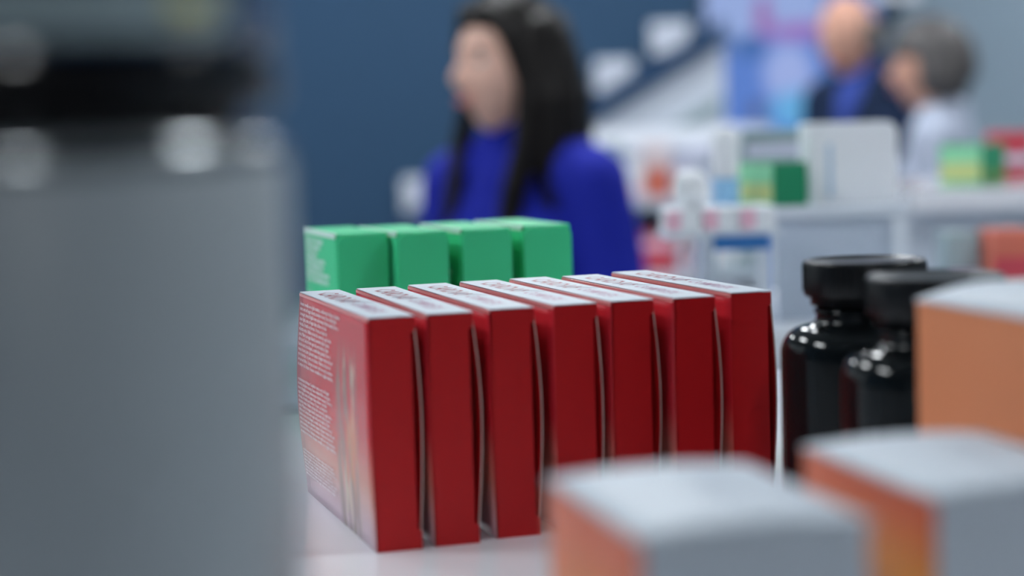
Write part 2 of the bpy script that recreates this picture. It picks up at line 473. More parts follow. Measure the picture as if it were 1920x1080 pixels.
# ------------------------------------------------------------------ white and orange cartons in the foreground
def orange_print(name, stops, seed):
    n = NB(name)
    col = n.mix(n.rev(n.z, stops[0], stops[1]), rgb(214, 92, 48), rgb(216, 138, 40))
    col = n.mix(n.mul(n.rev(n.z, stops[2], stops[3]), n.ramp(n.noise(1.0, (30, 40, 25), 2), 0.35, 0.6)), col, rgb(196, 112, 98))
    col = n.mix(n.mul(n.ramp(n.y, 0.050, 0.082), 0.7), col, rgb(226, 120, 88))
    return n.done(col, 0.4, 0.4)
or_a = orange_print('orange_side_print_a', (0.045, 0.085, 0.0, 0.02), 1)
or_b = orange_print('orange_side_print_b', (0.060, 0.085, 0.03, 0.075), 2)
or_c = mat('apricot_printed_card', rgb(224, 140, 96), 0.45, 0.3, var=0.04, vscale=25)
pale_logo = mat('pale_blue_print_ink', rgb(160, 172, 188), 0.4, 0.4, var=0.05, vscale=50)
def lid_carton(loc, yaw, w, d, h, side_mat, label, name='orange_sided_carton', front_mat=None, dome=0.0025):
    t = thing(name, label, 'carton', loc, yaw, 'white and orange cartons')
    bm = bmesh.new(); add_box(bm, 0.0008, w - 0.0008, 0.0, d, 0, h - 0.001)
    finish(bm, 'body', front_mat or white_card, t, bevel=0.0012)
    box('printed_side', 0.0, 0.0008, 0.0012, d - 0.0012, 0.001, h - 0.0018, side_mat, t)
    # top flap: slightly domed sheet
    bm = bmesh.new(); N = 10; g = []
    for i in range(N + 1):
        row = []
        for k in range(N + 1):
            u, v = i / N, k / N
            row.append(bm.verts.new((w * u, d * v, h - 0.0012 + dome * math.sin(PI * u) * (0.6 + 0.4 * math.sin(PI * v)))))
        g.append(row)
    for i in range(N):
        for k in range(N): bm.faces.new((g[i][k], g[i + 1][k], g[i + 1][k + 1], g[i][k + 1])).smooth = True
    r = bmesh.ops.extrude_face_region(bm, geom=list(bm.faces))
    for e in r['geom']:
        if isinstance(e, bmesh.types.BMVert): e.co.z -= 0.0012
    tf = finish(bm, 'top_flap', white_card, t)
    flat_text('logo', 'CARDIO', 0.010, 1.0, pale_logo, tf, lambda x, y: (w * 0.55 + y * 0.8, d * 0.78 - x, h - 0.0010 + dome * math.sin(PI * min(1, 0.55 + y * 0.8 / w)) + 0.0002))
    return t
CH = 0.0885
lid_carton((.0284, .431, TOP), 0.245, 0.060, 0.084, CH, or_a, 'white-topped orange carton at the bottom, nearest of the three in the right foreground')
lid_carton((.1070, .468, TOP), 0.245, 0.060, 0.086, CH, or_b, 'white-topped orange carton in front of the tall apricot carton')
lid_carton((.1750 + 0.0, .5340, TOP), 0.273, 0.060, 0.1205, 0.1222, or_c, 'tall apricot carton with white top beside the black bottles', name='tall_apricot_carton', dome=0.0085)

# ------------------------------------------------------------------ black bottles
blk = mat('black_bottle_plastic', (0.006, 0.008, 0.009, 1), 0.08, 0.24, var=0.1, vscale=30)
blkcap = mat('black_cap_plastic', (0.009, 0.010, 0.011, 1), 0.30, 0.3, var=0.1, vscale=30)
def black_bottle(loc, label, rz):
    t = thing('black_bottle', label, 'bottle', loc, rz, 'black supplement bottles')
    R = 0.037
    prof = [(0, 0), (R - 0.003, 0), (R - 0.0008, 0.001), (R, 0.004), (R, 0.083)]
    for k in range(1, 13):
        a = k / 12 * PI / 2 * 0.93
        prof.append((R - 0.0125 * (1 - math.cos(a)) , 0.083 + 0.0125 * math.sin(a)))
    prof += [(0.0228, 0.0966), (0.0215, 0.0978), (0.0212, 0.1005), (0.0222, 0.1010), (0.0222, 0.1024), (0.0212, 0.1028), (0.0208, 0.108), (0, 0.108)]
    lathe('body', prof, blk, t, seg=72)
    cap = lathe('cap', [(0.0212, 0.1045), (0.0236, 0.1045), (0.0238, 0.1075), (0.0244, 0.1078), (0.0262, 0.1086), (0.0266, 0.110), (0.0266, 0.1228), (0.0262, 0.1236), (0.0254, 0.1240), (0.0238, 0.1240), (0.0232, 0.1235), (0, 0.1234)], blkcap, t, seg=96)
    bm = bmesh.new()
    for i in range(72):
        a = 2 * PI * i / 72
        c, s = math.cos(a), math.sin(a); w = 0.00045
        p0 = Vector((c, s, 0)); tn = Vector((-s, c, 0))
        vs = []
        for z in (0.1108, 0.1222):
            vs += [bm.verts.new(p0 * 0.0265 - tn * w + Vector((0, 0, z))), bm.verts.new(p0 * 0.02695 + Vector((0, 0, z))), bm.verts.new(p0 * 0.0265 + tn * w + Vector((0, 0, z)))]
        bm.faces.new((vs[0], vs[1], vs[4], vs[3])); bm.faces.new((vs[1], vs[2], vs[5], vs[4]))
    tag(finish(bm, 'grip_ridges', blkcap, cap), kind='stuff')
    return t
black_bottle((.1545, .806, TOP), 'black supplement bottle with black cap, next to the last red carton', 0.2)
black_bottle((.1650, .717, TOP), 'black supplement bottle with black cap, half behind the tall apricot carton', 1.1)

# ------------------------------------------------------------------ grey spray bottle close to the camera
grey_body = mat('matte_grey_bottle', rgb(160, 170, 176), 0.42, 0.4, var=0.03, vscale=12)
shoulder_m = mat('glossy_grey_shoulder', rgb(120, 126, 130), 0.16, 0.6, var=0.03, vscale=12)
collar_m = mat('glossy_black_collar', (0.004, 0.004, 0.005, 1), 0.12, 0.5, var=0.05)
steel_m = mat('brushed_steel_shoulder', rgb(150, 155, 158), 0.18, 0.5, metal=0.9, var=0.04, vscale=40)
refl_pale = mat('pale_grey_reflection', rgb(150, 168, 172), 0.4, 0.4, var=0.03, vscale=40)
refl_yellow = mat('yellow_reflected_light', rgb(210, 205, 130), 0.4, 0.4, var=0.03, vscale=40)
cap_navy = mat('navy_cap_plastic', rgb(34, 70, 108), 0.25, 0.5, var=0.03, vscale=30)
sb = thing('canister', 'large grey canister with black collar and navy cap, close up at the left edge', 'canister', (-.0971, .3800, TOP), 0)
R = 0.0515
lathe('body', [(0, 0), (R - 0.002, 0), (R, 0.002), (R, 0.1796), (R - 0.0004, 0.1802), (0, 0.1802)], grey_body, sb, seg=96)
prof = [(R - 0.0006, 0.1803)]
for k in range(13):
    a = k / 12 * PI / 2
    prof.append((R - 0.0006 - 0.0055 * (1 - math.cos(a)), 0.1810 + 0.0060 * math.sin(a)))
prof += [(R - 0.0085, 0.1876), (R - 0.0088, 0.1912), (0, 0.1912)]
lathe('shoulder', prof, steel_m, sb, seg=96)
lathe('collar', [(0, 0.1913), (R - 0.0040, 0.1913), (R - 0.0014, 0.1918), (R - 0.0010, 0.1930), (R - 0.0010, 0.2018), (R - 0.0016, 0.2028), (0, 0.2029)], collar_m, sb, seg=96)
cap = lathe('cap', [(0, 0.2030), (R - 0.0022, 0.2030), (R - 0.0016, 0.2040), (R - 0.0016, 0.2450), (R - 0.006, 0.2510), (0, 0.2520)], cap_navy, sb, seg=96)
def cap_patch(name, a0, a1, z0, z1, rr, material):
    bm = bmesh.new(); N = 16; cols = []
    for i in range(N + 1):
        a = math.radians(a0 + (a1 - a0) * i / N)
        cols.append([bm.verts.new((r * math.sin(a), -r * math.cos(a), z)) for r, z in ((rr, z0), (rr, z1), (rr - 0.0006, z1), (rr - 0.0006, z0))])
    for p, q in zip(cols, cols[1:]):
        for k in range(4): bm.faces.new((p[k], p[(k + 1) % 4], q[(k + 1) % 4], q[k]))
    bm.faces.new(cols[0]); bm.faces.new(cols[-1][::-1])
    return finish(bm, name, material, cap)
cap_patch('pale_reflection', -2, 62, 0.2046, 0.2145, R - 0.0010, refl_pale)  # pale patch painted in for a reflection on the glossy cap
cap_patch('yellow_glint', 45, 55, 0.2086, 0.2125, R - 0.0004, refl_yellow)  # small yellow patch painted in for a reflected light

# ------------------------------------------------------------------ clear acrylic holder at the back edge of the counter
acr = thin_glass('clear_acrylic', (0.86, 0.90, 0.92, 1), 0.03, 1.6)
acr_edge = mat('frosted_acrylic_edge', rgb(150, 165, 178), 0.3, 0.5, var=0.05)
ah = thing('acrylic_holder', 'small clear acrylic holder between the grey bottle and the green cartons', 'holder', tuple(at(524, 770, 1.235))[:2] + (TOP,), YAW)
box('back_plate', -0.012, 0.020, 0.010, 0.012, 0.003, 0.080, acr, ah)
box('front_plate', -0.012, 0.020, -0.010, -0.008, 0.003, 0.045, acr, ah)
box('base_plate', -0.014, 0.022, -0.014, 0.014, 0.0, 0.003, acr_edge, ah)
for x in (-0.0135, 0.020): box('side_edge', x, x + 0.0015, -0.010, 0.012, 0.003, 0.080 if x < 0 else 0.045, acr_edge, ah)

# ------------------------------------------------------------------ backlit poster, stairs and plates on the back wall
PX0, PX1 = at(1316, 60, Y1).x, at(1660, 60, Y1).x
PZ0, PZ1 = 0.55, 2.35
PYF = Y1 + 0.02
ps = thing('backlit_poster', 'glowing blue and lavender advertising panel behind the bald man', 'poster', ((PX0 + PX1) / 2, PYF, 0))
hw = (PX1 - PX0) / 2
n = NB('backlit_print')
def pu(x): return at(x, 100, PYF).x - (PX0 + PX1) / 2
def pv(x, y): return at(x, y, PYF).z
zmid = pv(1440, 72)
col = n.mix(n.ramp(n.z, zmid - 0.03, zmid + 0.03), rgb(76, 122, 208), rgb(146, 170, 226))
col = n.mix(n.mul(n.blob(n.x, n.z, pu(1325), zmid - 0.01, 0.10, 0.045, 0.8), 0.8), col, rgb(80, 112, 160))
col = n.mix(n.blob(n.x, n.z, pu(1432), pv(1432, 32), 0.028, 0.075, 0.8), col, rgb(150, 92, 170))
col = n.mix(n.blob(n.x, n.z, pu(1500), pv(1500, 58), 0.13, 0.032, 0.8), col, rgb(152, 106, 190))
col = n.mix(n.blob(n.x, n.z, pu(1408), pv(1408, 88), 0.06, 0.04, 0.7), col, rgb(34, 94, 170))
col = n.mix(n.blob(n.x, n.z, pu(1478), pv(1478, 140), 0.085, 0.105, 0.6), col, rgb(156, 176, 234))
col = n.mix(n.blob(n.x, n.z, pu(1490), pv(1490, 205), 0.085, 0.065, 0.6), col, rgb(96, 176, 232))
col = n.mix(n.blob(n.x, n.z, pu(1418), pv(1418, 208), 0.025, 0.035, 0.7), col, rgb(80, 90, 130))
col = n.mix(n.ramp(n.x, pu(1535), pu(1550)), col, rgb(60, 118, 196))
bk = n.done(col, 0.3, 0.4, emit=0.85)
bkb = n.b; 
sc_ = n.nt.nodes.new('ShaderNodeMix'); 
n.b.inputs['Base Color'].default_value = (0.05, 0.05, 0.05, 1)
for l in list(n.nt.links):
    if l.to_socket == n.b.inputs['Base Color']: n.nt.links.remove(l)
n.nt.nodes.remove(sc_)
box('print', -hw + 0.012, hw - 0.012, 0.0, 0.05, PZ0 + 0.012, PZ1 - 0.012, bk, ps)
for s in (-1, 1): box('frame_side', min(s * hw, s * (hw - 0.012)), max(s * hw, s * (hw - 0.012)), -0.008, 0.098, PZ0, PZ1, frame_m, ps)
for z in (PZ0, PZ1 - 0.012): box('frame_rail', -hw + 0.012, hw - 0.012, -0.008, 0.098, z, z + 0.012, frame_m, ps)

# staircase rising against the navy wall: dark stringer over a white side
SY = Y1 - 0.5
stair_dark = mat('dark_navy_stringer', rgb(30, 62, 96), 0.5, 0.4, var=0.05, vscale=3)
stair_white = mat('white_stair_side', rgb(206, 214, 226), 0.45, 0.4, var=0.03, vscale=3)
stair_gr = mat('grey_green_stair_inlay', rgb(140, 160, 165), 0.45, 0.4, var=0.03, vscale=3)
a0 = at(1060, 262, SY); a1 = at(1326, 98, SY); slope = (a1.z - a0.z) / (a1.x - a0.x)
def sl(x): return a0.z + slope * (x - a0.x)
st = thing('staircase', 'staircase with dark navy stringer and white side against the navy wall', 'staircase', (0, SY, 0))
xl, xr = a0.x - sl(a0.x) / slope + 0.12, SPLIT + 0.02
hh = 0.075
prism('stringer', [(xl, sl(xl)), (xr, sl(xr)), (xr, sl(xr) + hh), (xl, sl(xl) + hh)], -0.03, 0.03, stair_dark, st)
prism('stair_side', [(xl, sl(xl) - 0.002), (xl, 0.0), (xr, 0.0), (xr, sl(xr) - 0.002)], 0.0, 0.03, stair_white, st)
d = 0.16
prism('inlay_strip', [(xl + 0.5, sl(xl + 0.5) - d), (xl + 0.5, sl(xl + 0.5) - d - 0.05), (xr - 0.01, sl(xr - 0.01) - d - 0.05), (xr - 0.01, sl(xr - 0.01) - d)], -0.006, -0.0005, stair_gr, st)
nst = 9
for i in range(nst):
    x = xl + (xr - xl) * i / nst; x2 = xl + (xr - xl) * (i + 1) / nst
    box('tread', x, x2, 0.031, 0.42, max(0.0, sl(x2) - 0.14), max(0.04, sl(x2) - 0.10), stair_dark, st)
plate_m = mat('white_wall_plate', rgb(204, 210, 222), 0.5, 0.4, var=0.03, vscale=10)
for (x, y, w, h, l) in ((785, 366, 62, 66, 'white square wall plate behind the blue sweater, lowest of the three on the navy wall'), (1151, 143, 74, 62, 'white square wall plate on the navy wall beside the dark hair'),
                        (1256, 72, 74, 60, 'white square wall plate nearest the glowing poster')):
    c = at(x, y, Y1 - 0.02); k = (Y1) / FPX
    t = thing('wall_plate', l, 'wall plate', (c.x, Y1 - 0.02, c.z), 0, 'white plates along the stairs')
    box('plate', -w * k / 2, w * k / 2, -0.01, 0.02, -h * k / 2, h * k / 2, plate_m, t, bevel=0.008)
    for s in (-1, 1):
        o = lathe('screw', [(0, 0), (0.006, 0), (0.005, 0.003), (0, 0.0035)], frame_m, t, seg=12); o.rotation_euler = (PI / 2, 0, 0); o.location = (s * w * k * 0.4, -0.0095, 0)
# pale cabinet high on the grey wall
c0, c1 = at(1640, 6, Y1 - 0.1), at(1720, 2, Y1 - 0.1)
wc = thing('wall_cabinet', 'white wall cabinet over the two people, only its lower edge in view', 'cabinet', (c0.x, Y1 - 0.1, c0.z))
box('body', 0, c1.x - c0.x, -0.05, 0.219, 0.0, 0.45, white_pl, wc, bevel=0.004)
for i in range(2):
    w = (c1.x - c0.x) / 2
    dd = box('door', i * w + 0.003, (i + 1) * w - 0.003, -0.068, -0.0505, 0.004, 0.446, white_pl, wc, bevel=0.002)
    box('handle', (w - 0.02) if i == 0 else (w + 0.012), (w - 0.012) if i == 0 else (w + 0.02), -0.082, -0.0685, 0.03, 0.12, frame_m, dd)

# ------------------------------------------------------------------ product kinds for the shelves behind
def pmat(n, r, g, b, rough=0.4): return mat(n, rgb(r, g, b), rough, 0.4, var=0.04, vscale=30)
W1 = pmat('white_pack', 240, 243, 248); W2 = pmat('lavender_white_pack', 206, 208, 226); PK = pmat('pink_pack', 244, 192, 212); PP = pmat('pale_pink_pack', 222, 206, 208)
RDM = pmat('red_pack', 196, 70, 84); OR = pmat('orange_red_pack', 206, 110, 90); LB = pmat('sky_blue_pack', 150, 200, 238); GN = pmat('emerald_pack', 30, 138, 96)
LM = pmat('lime_pack', 150, 224, 176); YL = pmat('yellow_band_pack', 206, 214, 140); OL = pmat('olive_band_pack', 96, 140, 70); BL = pmat('cobalt_label', 40, 110, 180); GG = pmat('grey_green_pack', 150, 168, 172)
def pack(name, label, cat, c, w, d, h, body, band=None, band_r=(0.3, 0.6), rz=0.0, group=None, side=None, bevel=0.002, cap=None):
    """carton whose front faces -y; c is the bottom centre of its front"""
    t = thing(name, label, cat, (c[0], c[1], c[2]), rz, group)
    box('body', -w / 2, w / 2, 0, d, 0, h, body, t, bevel=bevel)
    if side: box('side_print', -w / 2 - 0.0006, -w / 2 - 0.0001, 0.003, d - 0.003, 0.003, h - 0.003, side, t)
    if band:
        box('front_band', -w / 2 + 0.002, w / 2 - 0.002, -0.0007, -0.0001, h * band_r[0], h * band_r[1], band, t)
    if cap: box('lid_flap', -w / 2 + 0.001, w / 2 - 0.001, 0.001, d - 0.001, h + 0.0001, h + 0.0012, cap, t)
    return t

# middle counter and display stand
MCY = 1.62
k17 = 1.70 / FPX
mc = thing('side_counter', 'white side counter under the small product display', 'counter', (0, 0, 0))
mx0, mx1 = 0.20, 1.30
box('countertop', mx0, mx1, MCY, 2.02, 1.17, 1.20, white_pl, mc, bevel=0.003)
box('body', mx0 + 0.02, mx1 - 0.02, MCY + 0.02, 2.0, 0.08, 1.17, white_pl, mc)
box('plinth', mx0 + 0.04, mx1 - 0.04, MCY + 0.05, 1.98, 0.0, 0.08, frame_m, mc)
def xz(x, y, Y): p = at(x, y, Y); return p.x, p.z
stand_w = mat('white_acrylic_stand', rgb(216, 224, 234), 0.25, 0.5, var=0.02, vscale=20)
stand_g = mat('grey_blue_stand_panel', rgb(186, 198, 214), 0.35, 0.5, var=0.02, vscale=20)
sx0, sz1 = xz(1338, 392, 1.70); sx1, _ = xz(1704, 392, 1.70)
ds = thing('display_stand', 'small white two-level product display on the side counter', 'display stand', (0, 1.70, TOP))
zt = sz1 - TOP
box('upper_shelf', sx0, sx1, 0.0, 0.20, zt - 0.012, zt, stand_w, ds, bevel=0.002)
xp0 = xz(1458, 500, 1.70)[0]; xp1 = xz(1672, 500, 1.70)[0]
box('front_panel', xp0, xp1, 0.004, 0.010, 0.0, zt - 0.0125, stand_g, ds)
box('leg', xp1, sx1, 0.0, 0.19, 0.0, zt - 0.0125, stand_w, ds)
box('leg', sx0, sx0 + 0.012, 0.10, 0.19, 0.0, zt - 0.0125, stand_w, ds)
lx0, lz = xz(1236, 433, 1.66); lx1 = xz(1456, 433, 1.66)[0]
box('lower_shelf', lx0, lx1, -0.075, -0.004, lz - TOP - 0.006, lz - TOP, stand_w, ds, bevel=0.002)
box('shelf_bracket', lx1 - 0.014, lx1, -0.004, 0.004, 0.0, zt - 0.013, stand_w, ds)
bx0 = xz(1338, 440, 1.62)[0]; bx1 = xz(1444, 440, 1.62)[0]
box('price_strip', bx0, bx1, -0.078, -0.0755, lz - TOP - 0.017, lz - TOP - 0.004, BL, ds)
# flat pink and white packs on the lower shelf
px = [1246, 1316, 1386, 1456]
for i in range(3):
    xa, xb = xz(px[i], 430, 1.63)[0], xz(px[i + 1], 430, 1.63)[0]
    w = xb - xa - 0.0015
    t = thing('flat_pack', ['flat white pack with pink edge under the round white jar', 'flat white pack with pink edge between its two neighbours on the lower shelf', 'flat white pack with pink edge nearest the green and lime carton'][i], 'pack', ((xa + xb) / 2, 1.628, lz), 0, 'flat packs on the lower shelf')
    box('body', -w / 2, w / 2, 0, 0.06, 0, 0.0205, W1, t, bevel=0.0015)
    box('pink_label', -w / 2 + 0.0005, -w / 2 + w * 0.44, -0.0006, -0.0001, 0.002, 0.0185, PK, t)
# round white jar
jx, jz = xz(1300, 388, 1.655)
rj = thing('round_jar', 'round white jar resting on the leftmost flat pack', 'jar', (xz(1284, 388, 1.655)[0] + 0.006, 1.656, lz + 0.0206))
lathe('body', [(0, 0), (0.009, 0), (0.0135, 0.0025), (0.0160, 0.009), (0.0165, 0.016), (0.0162, 0.019), (0, 0.019)], W1, rj, seg=40)
lathe('lid', [(0.0160, 0.0191), (0.0162, 0.0194), (0.0148, 0.0265), (0.0105, 0.0315), (0.005, 0.0335), (0, 0.0338)], W1, rj, seg=40)
# tube, cartons on the upper shelf
tx = xz(1364, 300, 1.72)[0]
tb = thing('cream_tube', 'pale blue and white tube at the left end of the upper shelf', 'tube', (tx, 1.735, sz1))
lathe('cap', [(0, 0), (0.0125, 0), (0.013, 0.001), (0.013, 0.026), (0.0125, 0.027), (0, 0.027)], LB, tb, seg=32)
lathe('body', [(0.0115, 0.0271), (0.0128, 0.0275), (0.0131, 0.036), (0.0131, 0.062), (0.012, 0.0705), (0.008, 0.0745), (0, 0.0755)], W1, tb, seg=32)
def banded_carton(loc, w, d, h, rz, label):
    t = thing('banded_carton', label, 'carton', loc, rz, 'green cartons with yellow bands')
    box('body', 0, w, 0, d, 0, h, GN, t, bevel=0.001)
    box('side_print', -0.0006, -0.0001, 0.0015, d - 0.0015, 0.0015, h - 0.0015, LM, t)
    box('side_band', -0.0011, -0.0007, 0.0025, d - 0.0025, h * 0.12, h * 0.52, YL, t)
    box('front_band', 0.002, w - 0.002, -0.0006, -0.0001, h * 0.05, h * 0.34, OL if label.startswith('lime') else GN, t)
    return t
gx, gz = xz(1452, 387, 1.705)
banded_carton((gx, 1.706, sz1 + 0.0002), 0.0360, 0.078, 0.0405, 0.36, 'emerald and lime carton on the small white display, left of the white carton')
w0 = xz(1530, 400, 1.70)[0]; w1 = xz(1700, 400, 1.70)[0]
wz = xz(1610, 228, 1.74)[1]
wt = thing('white_carton', 'large white carton with rounded corners at the right end of the display', 'carton', ((w0 + w1) / 2, 1.735, sz1))
hx = (w1 - w0) / 2; hz = wz - sz1; r = 0.011
pts = [(-hx, 0), (hx, 0)] + [(hx - r + r * math.cos(k / 8 * PI / 2), hz - r + r * math.sin(k / 8 * PI / 2)) for k in range(9)] + [(-hx, hz)]
prism('body', pts, 0, 0.06, W1, wt, bevel=0.0008)
box('pale_stripe', -hx + 0.017, -hx + 0.022, -0.0006, -0.0001, 0.006, hz - 0.02, pmat('faint_blue_stripe', 186, 210, 232), wt)
w2 = xz(1396, 300, 1.86)[0]; w3 = xz(1540, 300, 1.86)[0]; wz2 = xz(1460, 243, 1.86)[1]
pack('pale_carton', 'white carton behind the emerald and lime carton, shade put into its grey colour', 'carton', ((w2 + w3) / 2, 1.86, sz1), w3 - w2, 0.035, wz2 - sz1, GG, W2, (0.62, 0.8))  # grey body colour carries the shade lying on a white carton

# low white gondola on the right with cartons
RY = 2.15
gm = mat('white_shelf_metal', rgb(196, 206, 218), 0.3, 0.5, var=0.02, vscale=10)
rg = thing('shelf_unit', 'low white shelf unit at the right, in front of the grey-haired person', 'shelf', (0, 0, 0))
rx0 = xz(1712, 400, RY)[0]; rx1 = rx0 + 1.1
zs = xz(1830, 347, RY + 0.12)[1]
box('back_panel', rx0, rx1, RY + 0.42, RY + 0.45, 0.0, zs - 0.03, gm, rg)
box('shelf', rx0, rx1, RY, RY + 0.46, zs - 0.025, zs, counter_white, rg, bevel=0.002)
box('fascia', rx0, rx1, RY + 0.03, RY + 0.05, 0.08, zs - 0.0255, gm, rg)
for x in (rx0 - 0.021, rx1 + 0.001): box('side_panel', x, x + 0.02, RY + 0.03, RY + 0.45, 0.0, zs - 0.026, gm, rg)
box('plinth', rx0, rx1, RY + 0.04, RY + 0.40, 0.0, 0.08, frame_m, rg)
bx_, bz_ = xz(1842, 346, RY + 0.13)
banded_carton((bx_, RY + 0.13, zs + 0.0002), 0.057, 0.060, 0.050, 0.80, 'lime and green carton with yellow band on the right shelf unit')
rcx = xz(1900, 270, RY + 0.34)[0]
pack('red_pack', 'red pack at the right edge of the picture, on top of the shelf unit', 'carton', (rcx, RY + 0.34, zs + 0.0002), 0.05, 0.05, 0.062, RDM, W2, (0.3, 0.5))
def on_side(xa, xb, yt, Y, d, body, band, rr, label, name):
    x0, x1 = at(xa, 450, Y).x, at(xb, 450, Y).x
    pack(name, label, 'carton', ((x0 + x1) / 2, Y, 1.2002), x1 - x0, d, at((xa + xb) / 2, yt, Y).z - 1.2002, body, band, rr, group='packs on the side counter')
on_side(1862, 1940, 432, 1.86, 0.06, OR, RDM, (0.25, 0.6), 'orange-red pack on the side counter at the right edge', 'orange_pack')
on_side(1775, 1838, 436, 1.90, 0.05, GG, W2, (0.1, 0.4), 'pale grey pack on the side counter right of the white display leg', 'grey_pack')
# white gondola behind the woman in blue
LY = 4.3; lk = LY / FPX
lg = thing('shelf_unit', 'tall white product shelf behind the blue sweater, under the stairs', 'shelf', (0, 0, 0))
gx0, gx1 = xz(1010, 300, LY)[0], xz(1336, 300, LY)[0] + 0.12
gz = [xz(1220, y, LY)[1] for y in (372, 514, 660)] + [0.62, 0.2]
gt = xz(1220, 240, LY + 0.3)[1]
lav = mat('lavender_white_shelf', rgb(190, 196, 212), 0.4, 0.5, var=0.02, vscale=10)
box('back_panel', gx0, gx1, LY + 0.32, LY + 0.35, 0.0, gt, lav, lg)
for z in gz: box('shelf', gx0, gx1, LY, LY + 0.32, z - 0.022, z, gm, lg, bevel=0.002)
for x in (gx0 - 0.022, gx1 + 0.002): box('side_panel', x, x + 0.02, LY, LY + 0.35, 0.0, gt, gm, lg)
box('top_rail', gx0, gx1, LY + 0.28, LY + 0.32, gt - 0.05, gt, W1, lg)
def on_shelf(i, xa, xb, ytop, body, band, label, rr=(0.2, 0.5), dy=0.03, name='shelf_carton'):
    z = gz[i]; Y = LY + dy
    x0 = at(xa, 400, Y).x; x1 = at(xb, 400, Y).x; zt = at((xa + xb) / 2, ytop, Y).z
    pack(name, label, 'carton', ((x0 + x1) / 2, Y, z + 0.0002), x1 - x0 - 0.004, 0.12, zt - z, body, band, rr, group='cartons on the tall white shelf')
on_shelf(0, 1098, 1130, 292, W1, LB, 'white carton hidden partly by the dark hair, left end of the upper shelf')
on_shelf(0, 1132, 1172, 268, GG, W1, 'grey-green carton on the upper shelf right of the dark hair', (0.0, 0.25))
on_shelf(0, 1174, 1206, 300, W1, PK, 'white carton between the grey-green and the pink-and-red carton', (0.1, 0.25))
on_shelf(0, 1207, 1262, 268, PP, OR, 'tall pink carton with a red lower half on the upper shelf', (0.02, 0.55))
on_shelf(0, 1266, 1300, 296, W2, PP, 'lavender-white carton right of the pink and red carton', (0.2, 0.6))
on_shelf(0, 1302, 1336, 280, W2, GG, 'lavender-white carton at the right end of the upper shelf', (0.5, 0.7))
on_shelf(1, 1150, 1192, 420, W2, PP, 'pale carton on the middle shelf beside the blue sleeve', (0.2, 0.6))
on_shelf(1, 1196, 1268, 436, RDM, PK, 'red carton on the middle shelf, left of the smaller red one', (0.6, 0.85))
on_shelf(1, 1272, 1290, 425, W1, LB, 'narrow white carton between the two red cartons on the middle shelf', (0.2, 0.4))
on_shelf(1, 1292, 1336, 458, RDM, PP, 'smaller red carton on the middle shelf', (0.1, 0.3))
on_shelf(1, 1338, 1378, 440, W1, GG, 'white carton on the middle shelf under the cobalt price strip', (0.0, 0.3))
on_shelf(1, 1380, 1420, 450, GG, W1, 'grey-green carton at the right end of the middle shelf', (0.7, 0.9))
for i, (xa, xb) in enumerate(((1150, 1230), (1235, 1310), (1315, 1380))):
    on_shelf(2, xa, xb, 540, [W1, PP, W2][i], [PK, GG, LB][i], ['white carton with pink band on the shelf under the red cartons', 'pale pink carton with grey band on the shelf under the red cartons', 'lavender-white carton with blue band on the shelf under the red cartons'][i], (0.3, 0.5))

# ------------------------------------------------------------------ people
skin_f = mat('fair_skin', rgb(238, 190, 170), 0.45, 0.4, var=0.05, vscale=25)
skin_m = mat('ruddy_skin', rgb(214, 160, 138), 0.45, 0.4, var=0.06, vscale=25)
hair_d = mat('dark_brown_hair', (0.007, 0.005, 0.0045, 1), 0.45, 0.22, var=0.5, vscale=30, stretch=(8, 8, 0.6), bump=0.6, bscale=30)
hair_g = mat('grey_brown_hair', rgb(82, 78, 78), 0.5, 0.4, var=0.45, vscale=22, stretch=(6, 6, 0.8), bump=0.6, bscale=30)
hair_s = mat('short_grey_hair', rgb(116, 108, 104), 0.6, 0.3, var=0.3, vscale=60, bump=0.5, bscale=200)
blue_knit = mat('royal_blue_knit', rgb(20, 34, 158), 0.8, 0.3, var=0.12, vscale=90, bump=0.5, bscale=300)
navy_suit = mat('navy_suit_cloth', rgb(24, 42, 72), 0.8, 0.3, var=0.1, vscale=90, bump=0.3, bscale=400)
blue_shirt = mat('blue_shirt_cloth', rgb(62, 84, 170), 0.8, 0.3, var=0.06, vscale=90)
white_coat = mat('white_coat_cloth', rgb(176, 184, 202), 0.8, 0.3, var=0.03, vscale=40, bump=0.2, bscale=200)
trouser = mat('dark_trouser_cloth', rgb(40, 44, 54), 0.85, 0.3, var=0.1, vscale=90)
shoe_m = mat('black_shoe_leather', rgb(22, 22, 24), 0.35, 0.5, var=0.1, vscale=30)
eye_w = mat('eye_white', rgb(235, 232, 228), 0.2, 0.5, var=0.02)
eye_d = mat('dark_iris', rgb(40, 26, 20), 0.15, 0.5, var=0.1)
lip_m = mat('rose_lips', rgb(190, 96, 96), 0.4, 0.5, var=0.05)

